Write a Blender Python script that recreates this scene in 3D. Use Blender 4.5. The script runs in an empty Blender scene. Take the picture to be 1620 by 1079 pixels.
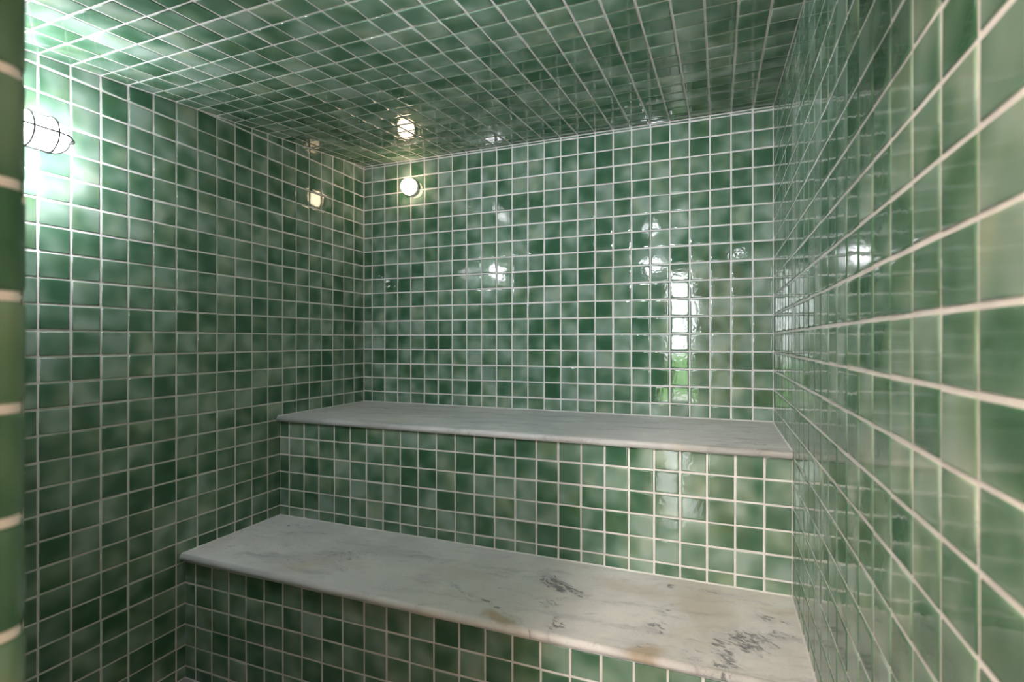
import bpy, bmesh, math, random
from mathutils import Vector, Matrix
random.seed(7)
C = bpy.context.scene
T = 0.08            # tile pitch in metres; the layout below is written in tile pitches
ZF = -15.353        # floor level, counted in pitches from the grout line at eye height

def P(x, y, z):
    return Vector((x * T, y * T, (z - ZF) * T))

# ---------------------------------------------------------------- camera
cam_d = bpy.data.cameras.new('camera')
cam = bpy.data.objects.new('camera', cam_d)
C.collection.objects.link(cam)
cam.location = P(22.0951, -28.8514, -0.369)
cam.rotation_euler = (math.radians(90) - 0.0002, 0.0, 0.3774)
cam_d.sensor_width = 36.0
cam_d.lens = 36.0 * 826.34 / 1620.0
cam_d.clip_start = 0.02
cam_d.dof.use_dof = True
cam_d.dof.focus_distance = 2.1
cam_d.dof.aperture_fstop = 4.5
C.camera = cam

# ---------------------------------------------------------------- exposure and daylight
C.view_settings.view_transform = 'Standard'
C.view_settings.look = 'None'
C.view_settings.gamma = 1.0
C.view_settings.use_curve_mapping = False
C.view_settings.exposure = 1.08
W = bpy.data.worlds.new('sky'); C.world = W; W.use_nodes = True
wn = W.node_tree.nodes; wl = W.node_tree.links
bg = wn['Background']
bg.inputs['Color'].default_value = (0.95, 0.97, 1.0, 1)
bg.inputs['Strength'].default_value = 14.0

LAMP_COOL = 58.0       # caged lamp by the entrance
LAMP_WARM = 10.0        # round lamp on the back wall
FILL_LAMP = 560.0        # added fill lamp on the front wall, out of view
HALL_LAMP = 150.0        # ceiling light of the hall outside

# ---------------------------------------------------------------- layout (tile pitches)
PZ = 0.9259                         # row pitch
X0, XR = 0.0, 24.62                 # left and right wall
BO = 0.6634                         # first column line on the back wall
LO = 1.041                          # first column line on the side walls
YF = -26.26                         # inner face of the front wall
YH = -27.95                         # its outer face
DX0, DX1, DZ = 16.70, 24.22, 7.35   # doorway
CA, CC = 11.287, 0.0904             # ceiling height at the back wall, slope
Y1, Y2 = -7.1975, -12.5959          # risers
ZB1, ZB2 = -4.4057, -9.7688         # bench tops
L1, L2 = -7.48, -12.90              # front edges of the seat slabs
SL = 0.30                           # slab thickness
HX0, HX1, HY, HZ = 6.0, 40.0, -66.0, 19.0   # hall outside
def ceil_z(y): return CA + CC * y

# ---------------------------------------------------------------- materials
def mat(name):
    m = bpy.data.materials.new(name); m.use_nodes = True
    nt = m.node_tree
    return m, nt, nt.nodes, nt.links, nt.nodes['Principled BSDF']

def plain(name, col, rough=0.5, metal=0.0):
    m, nt, n, l, b = mat(name)
    b.inputs['Base Color'].default_value = (*col, 1)
    b.inputs['Roughness'].default_value = rough
    b.inputs['Metallic'].default_value = metal
    t = n.new('ShaderNodeTexNoise'); t.inputs['Scale'].default_value = 60
    g = n.new('ShaderNodeNewGeometry'); l.new(g.outputs['Position'], t.inputs['Vector'])
    mx = n.new('ShaderNodeMix'); mx.data_type = 'RGBA'
    mx.inputs[6].default_value = (*[c * 0.93 for c in col], 1)
    mx.inputs[7].default_value = (*[min(1, c * 1.05) for c in col], 1)
    l.new(t.outputs['Fac'], mx.inputs[0]); l.new(mx.outputs[2], b.inputs['Base Color'])
    return m

def emitter(name, col, strength, base=(0.9, 0.9, 0.9)):
    m, nt, n, l, b = mat(name)
    b.inputs['Base Color'].default_value = (*base, 1)
    b.inputs['Roughness'].default_value = 0.3
    b.inputs['Emission Color'].default_value = (*col, 1)
    b.inputs['Emission Strength'].default_value = strength
    return m

def tile_material():
    m, nt, n, l, b = mat('glazed_green_tile')
    at = n.new('ShaderNodeAttribute'); at.attribute_name = 'tile_tone'; at.attribute_type = 'GEOMETRY'
    sp = n.new('ShaderNodeSeparateColor'); l.new(at.outputs['Color'], sp.inputs[0])
    geo = n.new('ShaderNodeNewGeometry')
    w = n.new('ShaderNodeMath'); w.operation = 'MULTIPLY'; w.inputs[1].default_value = 60
    l.new(sp.outputs[1], w.inputs[0])
    nz = n.new('ShaderNodeTexNoise'); nz.noise_dimensions = '4D'
    nz.inputs['Scale'].default_value = 11.5; nz.inputs['Detail'].default_value = 1.2
    nz.inputs['Roughness'].default_value = 0.35
    l.new(geo.outputs['Position'], nz.inputs['Vector']); l.new(w.outputs[0], nz.inputs['W'])
    mr = n.new('ShaderNodeMapRange'); mr.inputs[1].default_value = 0.35; mr.inputs[2].default_value = 0.67
    l.new(nz.outputs['Fac'], mr.inputs[0])
    # tone of the whole tile
    mix = n.new('ShaderNodeMath'); mix.operation = 'MULTIPLY_ADD'
    l.new(mr.outputs[0], mix.inputs[0]); mix.inputs[1].default_value = 0.62
    t2 = n.new('ShaderNodeMath'); t2.operation = 'MULTIPLY'; t2.inputs[1].default_value = 0.45
    l.new(sp.outputs[0], t2.inputs[0]); l.new(t2.outputs[0], mix.inputs[2])
    rp = n.new('ShaderNodeValToRGB'); rp.color_ramp.interpolation = 'B_SPLINE'
    e = rp.color_ramp.elements
    e[0].position = 0.0; e[0].color = (0.038, 0.118, 0.062, 1)
    e[1].position = 1.0; e[1].color = (0.315, 0.425, 0.360, 1)
    x = rp.color_ramp.elements.new(0.35); x.color = (0.076, 0.172, 0.104, 1)
    x = rp.color_ramp.elements.new(0.70); x.color = (0.185, 0.300, 0.222, 1)
    l.new(mix.outputs[0], rp.inputs[0])
    # slight drift between bluish and olive green
    n2 = n.new('ShaderNodeTexNoise'); n2.noise_dimensions = '4D'; n2.inputs['Scale'].default_value = 9
    l.new(geo.outputs['Position'], n2.inputs['Vector'])
    w2 = n.new('ShaderNodeMath'); w2.operation = 'ADD'; w2.inputs[1].default_value = 31.7
    l.new(w.outputs[0], w2.inputs[0]); l.new(w2.outputs[0], n2.inputs['W'])
    hv = n.new('ShaderNodeMix'); hv.data_type = 'RGBA'; hv.blend_type = 'MULTIPLY'
    hv.inputs[7].default_value = (1.14, 1.03, 0.86, 1)
    m2 = n.new('ShaderNodeMapRange'); m2.inputs[1].default_value = 0.48; m2.inputs[2].default_value = 0.72
    l.new(n2.outputs['Fac'], m2.inputs[0]); l.new(m2.outputs[0], hv.inputs[0])
    l.new(rp.outputs[0], hv.inputs[6]); l.new(hv.outputs[2], b.inputs['Base Color'])
    b.inputs['Roughness'].default_value = 0.05
    b.inputs['IOR'].default_value = 1.52
    bn = n.new('ShaderNodeTexNoise'); bn.inputs['Scale'].default_value = 70; bn.inputs['Detail'].default_value = 2
    l.new(geo.outputs['Position'], bn.inputs['Vector'])
    bp = n.new('ShaderNodeBump'); bp.inputs['Strength'].default_value = 0.08; bp.inputs['Distance'].default_value = 0.002
    l.new(bn.outputs['Fac'], bp.inputs['Height']); l.new(bp.outputs[0], b.inputs['Normal'])
    return m

def grout_material():
    m, nt, n, l, b = mat('white_grout')
    g = n.new('ShaderNodeNewGeometry')
    t = n.new('ShaderNodeTexNoise'); t.inputs['Scale'].default_value = 25; t.inputs['Detail'].default_value = 5
    l.new(g.outputs['Position'], t.inputs['Vector'])
    r = n.new('ShaderNodeValToRGB')
    r.color_ramp.elements[0].position = 0.3; r.color_ramp.elements[0].color = (0.70, 0.69, 0.67, 1)
    r.color_ramp.elements[1].position = 0.7; r.color_ramp.elements[1].color = (0.86, 0.85, 0.83, 1)
    l.new(t.outputs['Fac'], r.inputs[0]); l.new(r.outputs[0], b.inputs['Base Color'])
    b.inputs['Roughness'].default_value = 0.75
    return m

def marble_material(name, base_lo, base_hi, vein, blobs, stains, streak):
    """blobs / stains: (x, y, half length, half width, angle in degrees, strength) in tile pitches"""
    m, nt, n, l, b = mat(name)
    geo = n.new('ShaderNodeNewGeometry')
    def noise(scale, detail, vec, rough=0.6):
        t = n.new('ShaderNodeTexNoise'); t.inputs['Scale'].default_value = scale
        t.inputs['Detail'].default_value = detail; t.inputs['Roughness'].default_value = rough
        l.new(vec, t.inputs['Vector']); return t
    def mapping(vec, loc=(0, 0, 0), rot=0.0, scale=(1, 1, 1), typ='TEXTURE'):
        k = n.new('ShaderNodeMapping'); k.vector_type = typ
        k.inputs['Location'].default_value = loc; k.inputs['Rotation'].default_value = (0, 0, rot)
        k.inputs['Scale'].default_value = scale; l.new(vec, k.inputs['Vector']); return k.outputs[0]
    def rng(val, a, c, lo=0.0, hi=1.0):
        k = n.new('ShaderNodeMapRange'); k.interpolation_type = 'SMOOTHSTEP'
        k.inputs[1].default_value = a; k.inputs[2].default_value = c
        k.inputs[3].default_value = lo; k.inputs[4].default_value = hi
        l.new(val, k.inputs[0]); return k.outputs[0]
    def op(o, a, c):
        k = n.new('ShaderNodeMath'); k.operation = o
        for i, v in enumerate((a, c)):
            if isinstance(v, (int, float)): k.inputs[i].default_value = v
            else: l.new(v, k.inputs[i])
        return k.outputs[0]
    def mixc(f, a, c):
        k = n.new('ShaderNodeMix'); k.data_type = 'RGBA'
        l.new(f, k.inputs[0])
        for i, v in ((6, a), (7, c)):
            if isinstance(v, tuple): k.inputs[i].default_value = (*v, 1)
            else: l.new(v, k.inputs[i])
        return k.outputs[2]
    pos = geo.outputs['Position']
    wob = noise(9, 4, pos)
    vm = n.new('ShaderNodeVectorMath'); vm.operation = 'SUBTRACT'; l.new(wob.outputs['Color'], vm.inputs[0]); vm.inputs[1].default_value = (.5, .5, .5)
    vs = n.new('ShaderNodeVectorMath'); vs.operation = 'SCALE'; l.new(vm.outputs[0], vs.inputs[0]); vs.inputs['Scale'].default_value = 0.09
    va = n.new('ShaderNodeVectorMath'); va.operation = 'ADD'; l.new(pos, va.inputs[0]); l.new(vs.outputs[0], va.inputs[1])
    p2 = va.outputs[0]
    flat = n.new('ShaderNodeVectorMath'); flat.operation = 'MULTIPLY'; flat.inputs[1].default_value = (1, 1, 0); l.new(p2, flat.inputs[0]); pf = flat.outputs[0]
    cloud = noise(3.2, 6, p2)
    col = mixc(rng(cloud.outputs['Fac'], 0.40, 0.62), tuple(c * .95 for c in base_lo), base_hi)
    # beige tint
    tint = noise(5.0, 4, mapping(pf, (0.4, 1.3, 0), 0.4, (2.2, 1, 1)))
    col = mixc(rng(tint.outputs['Fac'], 0.52, 0.75, 0, 0.55), col, (0.70, 0.60, 0.46))
    # faint long streaks
    st = noise(streak, 7, mapping(pf, (0, 0, 0), 0.18, (6, 1, 1)), 0.65)
    col = mixc(rng(st.outputs['Fac'], 0.51, 0.70, 0, 0.72), col, vein)
    spk = noise(150, 5, p2, 0.7)
    col = mixc(rng(spk.outputs['Fac'], 0.52, 0.70, 0, 0.25), col, vein)
    fine = noise(30, 9, mapping(pf, (2, 1, 0), 0.35, (3.0, 1, 1)), 0.78)
    col = mixc(rng(fine.outputs['Fac'], 0.55, 0.69, 0, 0.75), col, vein)
    def field(items):
        acc = None
        for (x, y, a, w, ang, s) in items:
            v = mapping(pf, (x * T, y * T, 0), math.radians(ang), (a * T, w * T, 1))
            ln = n.new('ShaderNodeVectorMath'); ln.operation = 'LENGTH'; l.new(v, ln.inputs[0])
            k = rng(ln.outputs['Value'], 1.6, 0.3, 0, s)
            acc = k if acc is None else op('MAXIMUM', acc, k)
        return acc
    if stains:
        col = mixc(field(stains), col, (0.46, 0.33, 0.17))
    if blobs:
        fl = field(blobs)
        hz = noise(18, 5, pf, 0.65)
        col = mixc(op('MULTIPLY', op('MULTIPLY', fl, rng(hz.outputs['Fac'], 0.40, 0.62)), 0.55), col, vein)
        gr = noise(75, 6, mapping(pf, (0, 0, 0), -0.45, (2.2, 1, 1)), 0.62)
        thr = op('SUBTRACT', 0.78, op('MULTIPLY', fl, 0.36))
        d = op('SUBTRACT', gr.outputs['Fac'], thr)
        col = mixc(op('MULTIPLY', rng(d, -0.05, 0.11), 0.85), col, (0.14, 0.15, 0.18))
    l.new(col, b.inputs['Base Color'])
    b.inputs['Roughness'].default_value = 0.42
    gn = noise(500, 2, pos)
    bp = n.new('ShaderNodeBump'); bp.inputs['Strength'].default_value = 0.12; bp.inputs['Distance'].default_value = 0.001
    l.new(gn.outputs['Fac'], bp.inputs['Height']); l.new(bp.outputs[0], b.inputs['Normal'])
    return m

M_TILE = tile_material(); M_GROUT = grout_material()
blobs2 = [(16.4, -9.5, 1.3, .42, -25, .95), (17.2, -9.8, .7, .3, -20, .8), (16.4, -10.9, .45, .45, 0, .75), (17.1, -12.3, .45, .4, 0, .85),
          (22.9, -10.9, 1.1, .8, 20, .85), (22.3, -12.1, .55, 1.4, 10, .8), (23.7, -9.3, .7, .35, 0, .7), (24.0, -10.2, .6, .2, 0, .7),
          (20.2, -10.0, .5, .3, 40, .6), (20.1, -11.2, .3, .7, -15, .75), (19.9, -12.5, .3, .4, 0, .6), (21.7, -8.0, .9, .22, -8, .65), (20.4, -8.1, .3, .2, 0, .7),
          (14.6, -11.9, 3.5, .09, -28, .75), (16.8, -11.7, .3, .5, 20, .6), (21.4, -12.3, .5, .7, 0, .5),
          (6.9, -10.2, 2.0, .8, 28, .55), (3.4, -10.4, .5, .4, 20, .55), (2.0, -8.2, .7, .3, 15, .5), (5.2, -11.6, .9, .35, 15, .5), (7.6, -11.4, .6, .25, 0, .6), (11.5, -11.4, .5, .35, 0, .45),
          (2.6, -9.3, .6, .3, 0, .5), (10.4, -8.6, .5, .2, -20, .5)]
stains2 = [(15.1, -12.55, .75, .22, -25, .7), (20.0, -12.8, .6, .35, 30, .65), (21.6, -9.0, .9, 1.5, 20, .35), (19.0, -8.6, 1.6, .5, -10, .25)]
M_MARBLE2 = marble_material('pale_veined_marble', (0.84, 0.84, 0.84), (0.92, 0.92, 0.91), (0.46, 0.47, 0.50), blobs2, stains2, 14)
blobs1 = [(3.5, -2.6, .35, .12, 0, .9), (6.0, -3.4, .5, .15, 0, .7), (9.2, -4.2, .5, .15, 0, .8), (12.6, -6.0, .5, .12, 0, .8), (14.9, -3.8, .7, .15, 5, .7),
          (19.3, -2.3, 1.2, .15, -4, .75), (20.5, -3.9, 1.2, .12, 5, .75), (23.0, -3.6, .8, .2, 0, .65), (23.4, -6.4, .9, .12, 0, .8), (1.2, -5.3, .4, .12, 0, .8), (5.0, -4.6, .5, .12, 0, .6),
          (11.0, -2.2, .6, .2, 0, .7), (17.5, -5.0, 1.1, .12, 8, .7)]
M_MARBLE1 = marble_material('grey_veined_marble', (0.68, 0.69, 0.69), (0.80, 0.80, 0.80), (0.36, 0.37, 0.39), blobs1, [], 18)
M_PAINT = plain('hall_wall_paint', (0.50, 0.42, 0.35), 0.7)
M_HFLOOR = plain('hall_floor_stone', (0.70, 0.64, 0.58), 0.12)
M_FRAME = plain('white_window_frame', (0.8, 0.8, 0.8), 0.4)
M_WHITE = plain('white_enamel', (0.8, 0.8, 0.78), 0.35)
M_BLACK = plain('dark_lamp_metal', (0.03, 0.03, 0.03), 0.5)
M_METAL = plain('lamp_metal', (0.55, 0.55, 0.56), 0.35, 0.9)
M_LAWN = plain('lawn_green', (0.12, 0.26, 0.05), 0.9)
M_PATIO = plain('patio_paving', (0.6, 0.57, 0.52), 0.8)
M_BARK = plain('bark', (0.12, 0.09, 0.06), 0.9)
M_LEAF = plain('leaf_green', (0.09, 0.20, 0.04), 0.7)
M_COOL = emitter('cool_lamp_glass', (0.96, 0.92, 1.0), LAMP_COOL)
M_WARM = emitter('warm_lamp_glass', (1.0, 0.70, 0.46), LAMP_WARM)
M_FILL = emitter('fill_lamp_glass', (0.92, 0.93, 1.0), FILL_LAMP)
M_HALL = emitter('hall_lamp_diffuser', (1.0, 0.82, 0.70), HALL_LAMP)

# ---------------------------------------------------------------- mesh helpers
def link(name, bm, mats, parent=None, smooth=False, loc=None):
    me = bpy.data.meshes.new(name)
    if loc is not None:
        bmesh.ops.translate(bm, verts=bm.verts, vec=-Vector(loc))
    if smooth is not None:
        for f in bm.faces: f.smooth = smooth
    bm.normal_update(); bm.to_mesh(me); bm.free()
    o = bpy.data.objects.new(name, me); C.collection.objects.link(o)
    for mm in (mats if isinstance(mats, (list, tuple)) else [mats]): me.materials.append(mm)
    if parent is not None: o.parent = parent
    elif loc is not None: o.location = loc
    return o

def tag(o, label=None, cat=None, group=None, kind=None):
    if label: o['label'] = label
    if cat: o['category'] = cat
    if group: o['group'] = group
    if kind: o['kind'] = kind
    return o

def empty(name, loc, label, cat, group=None):
    o = bpy.data.objects.new(name, None); C.collection.objects.link(o)
    o.location = loc; o.empty_display_size = 0.05
    return tag(o, label, cat, group)

def add_hex(bm, corners, mi=0):
    """eight corners: bottom four then top four"""
    v = [bm.verts.new(c) for c in corners]
    fs = []
    for q in ((0, 3, 2, 1), (4, 5, 6, 7), (0, 1, 5, 4), (1, 2, 6, 5), (2, 3, 7, 6), (3, 0, 4, 7)):
        f = bm.faces.new([v[i] for i in q]); f.material_index = mi; fs.append(f)
    return fs

def add_box(bm, x0, x1, y0, y1, z0, z1, mi=0):
    """box in tile pitches"""
    return add_hex(bm, [P(x0, y0, z0), P(x1, y0, z0), P(x1, y1, z0), P(x0, y1, z0),
                        P(x0, y0, z1), P(x1, y0, z1), P(x1, y1, z1), P(x0, y1, z1)], mi)

def clip(poly, a, b, c):
    """keep the side where a*u + b*v + c >= 0"""
    out = []
    for i in range(len(poly)):
        p, q = poly[i], poly[(i + 1) % len(poly)]
        dp, dq = a * p[0] + b * p[1] + c, a * q[0] + b * q[1] + c
        if dp >= 0: out.append(p)
        if (dp >= 0) != (dq >= 0):
            t = dp / (dp - dq); out.append((p[0] + t * (q[0] - p[0]), p[1] + t * (q[1] - p[1])))
    return out

def inset(poly, d):
    n = len(poly); lines = []
    for i in range(n):
        p, q = poly[i], poly[(i + 1) % n]
        ex, ey = q[0] - p[0], q[1] - p[1]; L = math.hypot(ex, ey)
        nx, ny = -ey / L, ex / L
        lines.append((nx, ny, -(nx * p[0] + ny * p[1]) - d))
    out = []
    for i in range(n):
        a1, b1, c1 = lines[i - 1]; a2, b2, c2 = lines[i]
        det = a1 * b2 - a2 * b1
        if abs(det) < 1e-9: return None
        out.append(((b1 * c2 - b2 * c1) / det, (a2 * c1 - a1 * c2) / det))
    return out

def area(poly):
    return 0.5 * sum(poly[i][0] * poly[(i + 1) % len(poly)][1] - poly[(i + 1) % len(poly)][0] * poly[i][1] for i in range(len(poly)))

GR = 0.076         # grout joint
def clean(poly):
    out = []
    for p in poly:
        if not out or math.hypot(p[0] - out[-1][0], p[1] - out[-1][1]) > 0.02: out.append(p)
    while len(out) > 2 and math.hypot(out[0][0] - out[-1][0], out[0][1] - out[-1][1]) < 0.02: out.pop()
    return out

def add_tiles(bm, col, org, U, V, us, vs, planes, round_corner=False, hgt=0.024):
    """tiles over the cells of the grid us x vs, clipped by half planes; U, V unit vectors, org in metres"""
    N = U.cross(V)
    if True:
        for i in range(len(us) - 1):
            for j in range(len(vs) - 1):
                jx, jy = random.gauss(0, .006), random.gauss(0, .006)
                h = GR / 2 + random.uniform(-.006, .006)
                u0, u1, v0, v1 = us[i] + h + jx, us[i + 1] - h + jx, vs[j] + h + jy, vs[j + 1] - h + jy
                poly = [(u0, v0), (u1, v0), (u1, v1), (u0, v1)]
                for (a, b_, c) in planes:
                    poly = clip(poly, a, b_, c)
                    if len(poly) < 3: break
                if len(poly) < 3: continue
                poly = clean(poly)
                if len(poly) < 3 or area(poly) < 0.02: continue
                cu = sum(p[0] for p in poly) / len(poly); cv = sum(p[1] for p in poly) / len(poly)
                mw = min(max(p[0] for p in poly) - min(p[0] for p in poly), max(p[1] for p in poly) - min(p[1] for p in poly))
                tu, tv = random.gauss(0, .0045), random.gauss(0, .0045)
                k = min(1.0, mw / 0.5)
                rings = []
                for (d, z) in ((0.0, -0.02), (0.004, 0.50 * hgt), (0.014 * k, 0.82 * hgt), (0.034 * k, 0.97 * hgt), (0.060 * k, hgt), (0.085 * k, hgt)):
                    pp = poly if d == 0 else inset(poly, d)
                    if pp is None or area(pp) <= 0.004: pp = rings[-1][1] if rings else poly
                    rings.append((z, pp))
                vr = []
                for (z, pp) in rings:
                    vr.append([bm.verts.new(org + (U * p[0] + V * p[1] + N * (z + (tu * (p[0] - cu) + tv * (p[1] - cv) if z > 0 else 0))) * T) for p in pp])
                rr = (random.random(), random.random(), random.random(), 1)
                m_ = len(poly); fs = []
                for a in range(len(vr) - 1):
                    for q in range(m_):
                        fs.append(bm.faces.new((vr[a][q], vr[a][(q + 1) % m_], vr[a + 1][(q + 1) % m_], vr[a + 1][q])))
                fs.append(bm.faces.new(vr[-1]))
                for f in fs:
                    f.material_index = 1; f.smooth = True
                    for lp in f.loops: lp[col] = rr

def new_wall():
    bm = bmesh.new(); col = bm.loops.layers.color.new('tile_tone') if False else bm.loops.layers.float_color.new('tile_tone')
    return bm, col

def grid(start, step, lo, hi):
    k = math.floor((lo - start) / step); out = []
    while True:
        v = start + k * step; out.append(v)
        if v > hi: break
        k += 1
    return out

EX, EY, EZ = Vector((1, 0, 0)), Vector((0, 1, 0)), Vector((0, 0, 1))
ORG = P(0, 0, 0)
MG = 0.045
TW = [M_GROUT, M_TILE]
def rect(u0, u1, v0, v1):
    return [(1, 0, -(u0 + MG)), (-1, 0, u1 - MG), (0, 1, -(v0 + MG)), (0, -1, v1 - MG)]

# ---------------------------------------------------------------- the room shell
ZR = lambda lo, hi: grid(0, PZ, lo, hi)
# back wall: u = x, v = z, N = U x V = EX x EZ = -EY (into the room)
bm, col = new_wall()
add_box(bm, X0 - 1.5, XR + 1.5, 0, 1.5, ZF - 1.5, CA + 1.5)
add_tiles(bm, col, ORG, EX, EZ, grid(BO, 1, 0, XR), ZR(ZB1 - 1, CA), rect(X0, XR, ZB1 + .01, CA - .02))
tag(link('wall_back', bm, TW, smooth=None), 'green tiled back wall with the round warm lamp above the upper marble bench', 'wall', kind='structure')

# left wall: u = y, v = z, N = EY x EZ = +EX
bm, col = new_wall()
def side_slab(x0, x1, yend):
    add_hex(bm, [P(x0, yend, ZF - 1.5), P(x1, yend, ZF - 1.5), P(x1, 0, ZF - 1.5), P(x0, 0, ZF - 1.5),
                 P(x0, yend, CA + 1.5), P(x1, yend, CA + 1.5), P(x1, 0, CA + 1.5), P(x0, 0, CA + 1.5)])
side_slab(-1.5, 0, YF)
pl = [(1, 0, -(YF + MG)), (-1, 0, -MG), (0, 1, -(ZF + MG)), (CC, -1, CA - .05)]
add_tiles(bm, col, ORG, EY, EZ, grid(-LO, .998, YF, 0), ZR(ZF, CA), pl)
tag(link('wall_left', bm, TW, smooth=None), 'green tiled left wall beside the caged lamp and the bench ends', 'wall', kind='structure')

# right wall: u = -y, v = z, N = (-EY) x EZ = -EX
bm, col = new_wall()
side_slab(XR, XR + 1.5, YH)
pl = [(1, 0, -MG), (-1, 0, -(YH + MG)), (0, 1, -(ZF + MG)), (-CC, -1, CA - .05)]
add_tiles(bm, col, P(XR, 0, 0), -EY, EZ, grid(LO - .998 * 2, .998, 0, -YH), ZR(ZF, CA), pl)
tag(link('wall_right', bm, TW, smooth=None), 'green tiled right wall closest to the viewer running beside both benches', 'wall', kind='structure')

# ceiling: u = x, v runs from the back wall towards the front, N points down
dirv = Vector((0, -1, -CC)).normalized()
bm, col = new_wall()
add_hex(bm, [P(0, YF, ceil_z(YF)), P(XR, YF, ceil_z(YF)), P(XR, 0, CA), P(0, 0, CA),
             P(0, YF, ceil_z(YF) + 1.2), P(XR, YF, ceil_z(YF) + 1.2), P(XR, 0, CA + 1.2), P(0, 0, CA + 1.2)])
k_ = math.sqrt(1 + CC * CC)
LEN = -YF * k_
add_tiles(bm, col, P(0, 0, CA), EX, dirv, grid(BO, 1, 0, XR), grid(LO * k_ - 2 * .998 * k_, .998 * k_, 0, LEN), rect(X0, XR, 0, LEN))
tag(link('ceiling', bm, TW, smooth=None), 'sloping green tiled ceiling of the steam room', 'ceiling', kind='structure')

# front wall with the doorway; its tiled inner face is seen only in reflections, its jamb at the left edge
bm, col = new_wall()
R = 0.16
add_box(bm, X0 - 1.5, DX0 - R, YH, YF, ZF - 1.5, CA + 1.5)
add_box(bm, DX0 - R, DX0, YH, YF - R, ZF - 1.5, CA + 1.5)
TX0, TX1, TZ0, TZ1 = 22.4, 24.3, 7.8, 8.65      # small transom opening above the door
add_box(bm, DX0, XR, YH, YF, DZ, TZ0)
add_box(bm, DX0, TX0, YH, YF, TZ0, TZ1)
add_box(bm, TX1, XR, YH, YF, TZ0, TZ1)
add_box(bm, DX0, XR, YH, YF, TZ1, CA + 1.5)
add_box(bm, DX1, XR, YH, YF, ZF - 1.5, DZ)
# rounded arris of the jamb
NA = 6
arc = [P(DX0 - R + R * math.sin(a * math.pi / 2 / NA), YF - R + R * math.cos(a * math.pi / 2 / NA), 0) for a in range(NA + 1)]
# inner face tiles (u = -x, v = z, N = (-EX) x EZ = +EY)
fo = P(0, YF, 0)
add_tiles(bm, col, fo, -EX, EZ, grid(-BO - 25, 1, -DX0, 0), ZR(ZF, CA), [(1, 0, DX0 - R - .02), (-1, 0, -MG), (0, 1, -(ZF + MG)), (0, -1, ceil_z(YF) - MG)])
add_tiles(bm, col, fo, -EX, EZ, grid(-BO - 25, 1, -XR, -DX0), ZR(DZ, CA), [(1, 0, TX0), (-1, 0, -DX0), (0, 1, -(DZ + MG)), (0, -1, ceil_z(YF) - MG)])
# jamb: bullnose trim pieces, one per row, wrapping round the corner
rows = ZR(ZF, DZ)
for j in range(len(rows) - 1):
    z0, z1 = max(rows[j] + GR / 2, ZF + .05), min(rows[j + 1] - GR / 2, DZ - .05)
    if z1 - z0 < .1: continue
    rr = (random.uniform(.0, .3), random.random(), random.random(), 1)
    prof = [(DX0 + .03, YH + .05)]
    for a in range(NA + 1):
        t = math.pi / 2 * a / NA
        prof.append((DX0 - R + (R + .03) * math.cos(t), YF - R + (R + .03) * math.sin(t)))
    prof.append((DX0 - R - .45, YF + .03))
    zs = [z0, z0 + .012, z0 + .05, z1 - .05, z1 - .012, z1]; ins = [.035, .012, 0, 0, .012, .035]
    vv = []
    for z, d in zip(zs, ins):
        row = []
        for (x, y) in prof:
            ex = min(max((x - (DX0 - R)) / R, 0), 1); ey = min(max((y - (YF - R)) / R, 0), 1)
            L_ = math.hypot(ex, ey) or 1
            row.append(bm.verts.new(P(x - d * ex / L_, y - d * ey / L_, z)))
        vv.append(row)
    for a in range(len(vv) - 1):
        for q in range(len(prof) - 1):
            f = bm.faces.new((vv[a][q], vv[a][q + 1], vv[a + 1][q + 1], vv[a + 1][q]))
            f.material_index = 1; f.smooth = True
            for lp in f.loops: lp[col] = rr
# grout behind the arris
ga = [P(DX0 - R, YF, ZF)]
v0 = []; v1 = []
for a in range(NA + 1):
    t = math.pi / 2 * a / NA
    x, y = DX0 - R + R * math.cos(t), YF - R + R * math.sin(t)
    v0.append(bm.verts.new(P(x, y, ZF))); v1.append(bm.verts.new(P(x, y, DZ)))
for q in range(NA): bm.faces.new((v0[q], v0[q + 1], v1[q + 1], v1[q]))
tag(link('wall_front', bm, TW, smooth=None), 'tiled doorway jamb at the left edge of the photo, with a rounded corner', 'wall', kind='structure')

# narrow tiled chase in the corner by the entrance: it carries the caged lamp
CX, CY = 2.9, -19.77
bm, col = new_wall()
add_hex(bm, [P(0, YF, ZF), P(CX, YF, ZF), P(CX, CY, ZF), P(0, CY, ZF),
             P(0, YF, ceil_z(YF)), P(CX, YF, ceil_z(YF)), P(CX, CY, ceil_z(CY)), P(0, CY, ceil_z(CY))])
add_tiles(bm, col, P(0, CY, 0), -EX, EZ, grid(-3, .99, -CX, 0), ZR(ZF, CA), [(1, 0, CX - MG), (-1, 0, -MG), (0, 1, -(ZF + MG)), (0, -1, ceil_z(CY) - MG)])
add_tiles(bm, col, P(CX, 0, 0), EY, EZ, grid(-LO, .998, YF, CY), ZR(ZF, CA), [(1, 0, -(YF + MG)), (-1, 0, CY - MG), (0, 1, -(ZF + MG)), (CC, -1, CA - .05)])
tag(link('wall_chase', bm, TW, smooth=None), 'narrow tiled corner chase hidden behind the doorway jamb', 'wall', kind='structure')

# floor
bm, col = new_wall()
add_box(bm, X0, XR, YH, 0, ZF - 1.2, ZF)
add_tiles(bm, col, P(0, 0, ZF), EX, EY, grid(BO, 1, 0, XR), grid(-LO, .998, YH, Y2), rect(X0, XR, YH, Y2), hgt=.02)
tag(link('floor', bm, [M_GROUT, plain('floor_stone', (.34, .33, .31), .4)], smooth=None), 'small patch of grey floor at the foot of the lower bench', 'floor', kind='structure')

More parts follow.
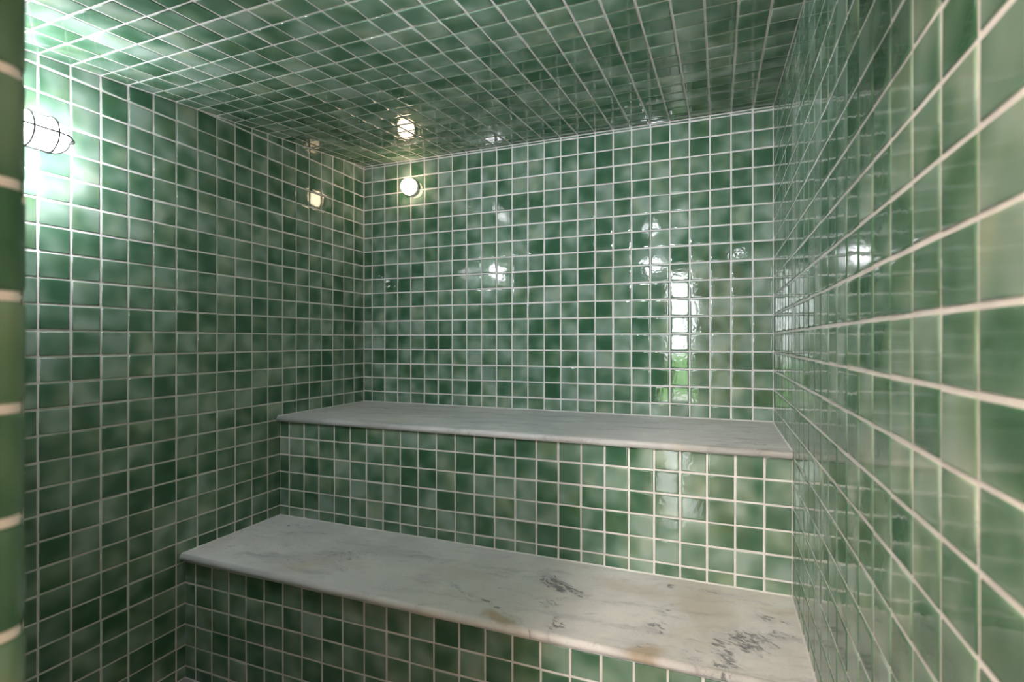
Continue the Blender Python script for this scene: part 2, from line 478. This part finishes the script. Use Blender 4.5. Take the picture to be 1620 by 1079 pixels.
# ---------------------------------------------------------------- marble benches
def slab(name, y_front, y_back, z_top, material, parent, loc):
    """stone slab with a bullnose front edge"""
    bm = bmesh.new()
    r = SL / 2; prof = []
    n = 10
    for a in range(n + 1):
        t = -math.pi / 2 + math.pi * a / n
        prof.append((y_front + r - r * math.cos(t) * (1.0), z_top - r + r * math.sin(t)))
    prof = prof + [(y_back, z_top), (y_back, z_top - SL)]
    xs = [X0 + .03, XR - .03]
    a_ = [bm.verts.new(P(xs[0], y, z)) for (y, z) in prof]
    b_ = [bm.verts.new(P(xs[1], y, z)) for (y, z) in prof]
    m_ = len(prof)
    for q in range(m_):
        f = bm.faces.new((a_[q], b_[q], b_[(q + 1) % m_], a_[(q + 1) % m_]))
        f.smooth = q < n
    bm.faces.new(a_); bm.faces.new(b_[::-1])
    bmesh.ops.recalc_face_normals(bm, faces=bm.faces)
    return link(name, bm, material, parent, smooth=None, loc=loc)

def riser(name, yf, z0, z1, parent, loc):
    bm, col = new_wall()
    add_box(bm, X0, XR, yf, yf + 1.0, z0, z1)
    add_tiles(bm, col, P(0, yf, 0), EX, EZ, grid(BO, 1, 0, XR), ZR(z0, z1), rect(X0, XR, z0 - .01, z1 + .04))
    return link(name, bm, TW, parent, smooth=None, loc=loc)

def sealant(y0, y1, z, back, parent, loc):
    """thin white bead where slab meets tile"""
    bm = bmesh.new(); w = .045
    def wedge(p0, p1, side):
        q = []
        for p in (p0, p1):
            q += [bm.verts.new(P(p[0], p[1], z)), bm.verts.new(P(p[0] + side[0] * (w + .03), p[1] + side[1] * (w + .03), z)), bm.verts.new(P(p[0], p[1], z + w + .01))]
        bm.faces.new((q[1], q[4], q[5], q[2])); bm.faces.new((q[0], q[3], q[4], q[1])); bm.faces.new((q[0], q[2], q[5], q[3]))
        bm.faces.new((q[0], q[1], q[2])); bm.faces.new((q[3], q[5], q[4]))
    wedge((0, y0 + .1), (0, y1), (1, 0)); wedge((XR, y1), (XR, y0 + .1), (-1, 0)); wedge((0, back), (XR, back), (0, -1))
    bmesh.ops.recalc_face_normals(bm, faces=bm.faces)
    return link('sealant_bead', bm, M_GROUT, parent, smooth=False, loc=loc)

for (nm, lab, yf, yb, rz0, zt, edge, mt) in (
        ('marble_bench', 'upper grey marble bench against the back wall, the higher and deeper of the two steps', Y1, 0.0, ZB2, ZB1, L1, M_MARBLE1),
        ('marble_bench', 'lower pale marble bench with dark grey blotches, in front of the upper bench', Y2, Y1, ZF, ZB2, L2, M_MARBLE2)):
    loc = P(XR / 2, yf, rz0)
    e = empty(nm, loc, lab, 'bench')
    tag(slab('seat_slab', edge, yb - .035, zt, mt, e, loc), 'marble seat slab with rounded front edge')
    tag(riser('tiled_riser', yf, rz0, zt - SL, e, loc), 'green tiled front of the bench')
    sealant(edge, yb, zt, yb, e, loc)

# ---------------------------------------------------------------- lamps
def lathe(bm, prof, org, axis, seg=32):
    """prof: (distance along axis, radius) in tile pitches; org in metres"""
    ax = axis.normalized(); s = ax.orthogonal().normalized(); t = ax.cross(s)
    rings = []
    for (d, r) in prof:
        c = org + ax * d * T
        if r < 1e-6: rings.append([bm.verts.new(c)])
        else: rings.append([bm.verts.new(c + (s * math.cos(2 * math.pi * k / seg) + t * math.sin(2 * math.pi * k / seg)) * r * T) for k in range(seg)])
    for a, b in zip(rings, rings[1:]):
        for k in range(seg):
            if len(a) == 1 and len(b) == 1: continue
            if len(a) == 1: bm.faces.new((a[0], b[k], b[(k + 1) % seg]))
            elif len(b) == 1: bm.faces.new((a[k], b[0], a[(k + 1) % seg]))
            else: bm.faces.new((a[k], b[k], b[(k + 1) % seg], a[(k + 1) % seg]))
    bmesh.ops.recalc_face_normals(bm, faces=bm.faces)

def tube(bm, pts, r, seg=6):
    """pts in metres, r in tile pitches"""
    rings = []; nrm = None
    for i, p in enumerate(pts):
        d = (pts[min(i + 1, len(pts) - 1)] - pts[max(i - 1, 0)]).normalized()
        if nrm is None: nrm = d.orthogonal().normalized()
        nrm = (nrm - d * nrm.dot(d)).normalized(); t = d.cross(nrm)
        rings.append([bm.verts.new(p + (nrm * math.cos(2 * math.pi * k / seg) + t * math.sin(2 * math.pi * k / seg)) * r * T) for k in range(seg)])
    for a, b in zip(rings, rings[1:]):
        for k in range(seg): bm.faces.new((a[k], b[k], b[(k + 1) % seg], a[(k + 1) % seg]))

def jar_lamp(org, axis, R0, depth, glass_mat, label, name, caged, fill_hood=0):
    """glass dome lamp on a round metal base; depth = reach of the straight part"""
    e = empty(name, org, label, 'lamp', None)
    ax = axis.normalized(); s = ax.orthogonal().normalized(); t = ax.cross(s)
    bm = bmesh.new()
    kb = 1.12 if caged else .97
    lathe(bm, [(0.02, 0), (0.02, R0 * kb), (.16, R0 * kb), (.22, R0 * (kb - .04)), (.24, 0)], org, ax)
    link('base', bm, M_METAL if caged else M_WHITE, e, True, loc=org)
    bm = bmesh.new()
    prof = [(.22, R0 * .5), (.22, R0 * .93), (.22 + depth, R0 * .93)]
    for a in range(1, 11):
        q = math.pi / 2 * a / 10
        prof.append((.22 + depth + math.sin(q) * R0 * .93, R0 * .93 * math.cos(q) if a < 10 else 0))
    lathe(bm, prof, org, ax)
    link('glass_jar', bm, glass_mat, e, True, loc=org)
    if fill_hood:  # collar added to keep the fill light off the near right wall
        bm = bmesh.new(); ro = R0 * 1.5
        lathe(bm, [(.1, R0 * 1.1), (.1, ro), (fill_hood, ro), (fill_hood, ro - .05), (.16, ro - .05), (.16, R0 * 1.1)], org, ax)
        link('fill_hood', bm, M_BLACK, e, True, loc=org)
    if caged:
        bm = bmesh.new(); rc = R0 * 1.04
        for k in range(4):
            an = math.pi / 4 + k * math.pi / 2
            dr = s * math.cos(an) + t * math.sin(an)
            pts = [org + (ax * .15 + dr * rc) * T, org + (ax * (.22 + depth) + dr * rc) * T]
            for a in range(1, 9):
                q = math.pi / 2 * a / 8
                pts.append(org + (ax * (.22 + depth + math.sin(q) * rc) + dr * rc * math.cos(q)) * T)
            tube(bm, pts, .036)
        for d in (.22 + depth * .35, .22 + depth * 1.0):
            tube(bm, [org + (ax * d + (s * math.cos(2 * math.pi * k / 32) + t * math.sin(2 * math.pi * k / 32)) * rc) * T for k in range(33)], .036)
        link('wire_guard', bm, M_BLACK, e, True, loc=org)
    bm = bmesh.new(); tip = .22 + depth + R0 * (1.04 if caged else .93)
    nr = .11 if caged else .045
    lathe(bm, [(tip - .06, nr), (tip + nr * .7, nr), (tip + nr * 1.3, nr * .6), (tip + nr * 1.45, 0)], org, ax, 12)
    link('end_nut', bm, M_METAL, e, True, loc=org)
    return e

jar_lamp(P(1.62, CY + .03, 6.40), EY, .55, 1.02, M_COOL, 'bright cool white caged lamp at the far left, half hidden by the doorway jamb', 'wall_lamp', True)
jar_lamp(P(3.75, -.03, 9.45), -EY, .56, .12, M_WARM, 'round warm white lamp on the back wall near the left corner under the ceiling', 'wall_lamp', False)

jar_lamp(P(15.9, YF + .03, 7.0), EY, .60, .5, M_FILL, 'added fill lamp, hooded and caged, on the front wall beside the doorway, out of view', 'wall_lamp', True, 1.95)  # invented light source, brightens the back wall and benches

# ---------------------------------------------------------------- the hall outside (seen only in reflections)
bm = bmesh.new(); add_box(bm, HX0, HX1, HY, YH, ZF - 1.2, ZF)
tag(link('floor', bm, M_HFLOOR), 'pale floor of the hall outside the doorway', 'floor', kind='structure')
bm = bmesh.new(); add_box(bm, HX0, HX1, HY, YH, HZ, HZ + 1.5)
tag(link('ceiling', bm, M_PAINT), 'white ceiling of the hall outside the doorway', 'ceiling', kind='structure')
bm = bmesh.new(); add_box(bm, HX0 - 1.5, HX0, HY, YH, ZF - 1.2, HZ + 1.5)
tag(link('wall_hall_left', bm, M_PAINT), 'painted left wall of the hall outside', 'wall', kind='structure')
bm = bmesh.new(); add_box(bm, HX1, HX1 + 1.5, HY, YH, ZF - 1.2, HZ + 1.5)
tag(link('wall_hall_right', bm, M_PAINT), 'painted right wall of the hall outside', 'wall', kind='structure')
# hall side skin of the steam room wall (above its ceiling and to the right of it)
bm = bmesh.new()
add_box(bm, HX0 - 1.5, X0 - 1.5 + 9.0, YH - .2, YH, ZF, HZ) if False else None
add_box(bm, XR + 1.5, HX1 + 1.5, YH - 1.0, YH, ZF - 1.2, HZ)
add_box(bm, HX0, XR + 1.5, YH - 1.0, YH, CA + 1.4, HZ)
tag(link('wall_hall_front', bm, M_PAINT), 'painted hall wall beside the steam room doorway', 'wall', kind='structure')
# far wall with a tall garden door and a clerestory window
WX0, WX1, WZ1 = 13.9, 17.9, 12.2
VX0, VX1, VZ0, VZ1 = 24.4, 29.5, 12.6, 16.2
bm = bmesh.new()
add_box(bm, HX0 - 1.5, WX0, HY - 1.5, HY, ZF - 1.2, HZ + 1.5)
add_box(bm, WX0, WX1, HY - 1.5, HY, WZ1, HZ + 1.5)
add_box(bm, WX1, VX0, HY - 1.5, HY, ZF - 1.2, HZ + 1.5)
add_box(bm, VX0, VX1, HY - 1.5, HY, ZF - 1.2, VZ0)
add_box(bm, VX0, VX1, HY - 1.5, HY, VZ1, HZ + 1.5)
add_box(bm, VX1, HX1 + 1.5, HY - 1.5, HY, ZF - 1.2, HZ + 1.5)
add_box(bm, WX0, WX1, HY - 1.5, HY, ZF - 1.2, ZF)
tag(link('wall_hall_far', bm, M_PAINT), 'far hall wall with a garden window, seen only as a reflection', 'wall', kind='structure')
def frame(name, x0, x1, z0, z1, bars):
    bm = bmesh.new(); w = .3
    add_box(bm, x0, x0 + w, HY - 1.0, HY - .4, z0, z1); add_box(bm, x1 - w, x1, HY - 1.0, HY - .4, z0, z1)
    add_box(bm, x0 + w, x1 - w, HY - 1.0, HY - .4, z0, z0 + w); add_box(bm, x0 + w, x1 - w, HY - 1.0, HY - .4, z1 - w, z1)
    for (a, b, c, d) in bars: add_box(bm, a, b, HY - .9, HY - .5, c, d)
    tag(link(name, bm, M_FRAME), 'white window frame in the far hall wall', 'window', kind='structure')
frame('window_1', WX0, WX1, ZF, WZ1, [(WX0 + .3, WX1 - .3, -1.4, -1.1)])
frame('window_2', VX0, VX1, VZ0, VZ1, [((VX0 + VX1) / 2 - .12, (VX0 + VX1) / 2 + .12, VZ0 + .3, VZ1 - .3)])
# garden
bm = bmesh.new(); add_box(bm, -120, 160, -112, HY - 1.5, ZF - 1.5, ZF - .4)
tag(link('floor', bm, M_PATIO), 'pale paved terrace beyond the hall window', 'terrace', kind='structure')
bm = bmesh.new(); add_box(bm, -400, 500, -600, -112, ZF - 1.6, ZF - .5)
tag(link('floor', bm, M_LAWN), 'green lawn beyond the hall window', 'lawn', kind='structure')

# pendant lamp of the hall
HL = P(16.6, -40.0, HZ)
e = empty('pendant_lamp', HL, 'warm white glass pendant lamp hanging in the hall outside the doorway', 'lamp')
DR = HZ - 12.2
bm = bmesh.new(); lathe(bm, [(0, 0), (0, .8), (.3, .7), (.5, .12), (.5, 0)], HL, -EZ); link('ceiling_rose', bm, M_METAL, e, True, loc=HL)
bm = bmesh.new(); lathe(bm, [(.5, 0), (.5, .06), (DR - 1.5, .06), (DR - 1.5, .35), (DR - 1.3, .5), (DR - 1.25, 0)], HL, -EZ); link('cord', bm, M_METAL, e, True, loc=HL)
bm = bmesh.new(); lathe(bm, [(DR - 1.5 * math.cos(math.pi * a / 16), 1.5 * math.sin(math.pi * a / 16) if 0 < a < 16 else 0) for a in range(17)], HL, -EZ)
link('glass_globe', bm, M_HALL, e, True, loc=HL)
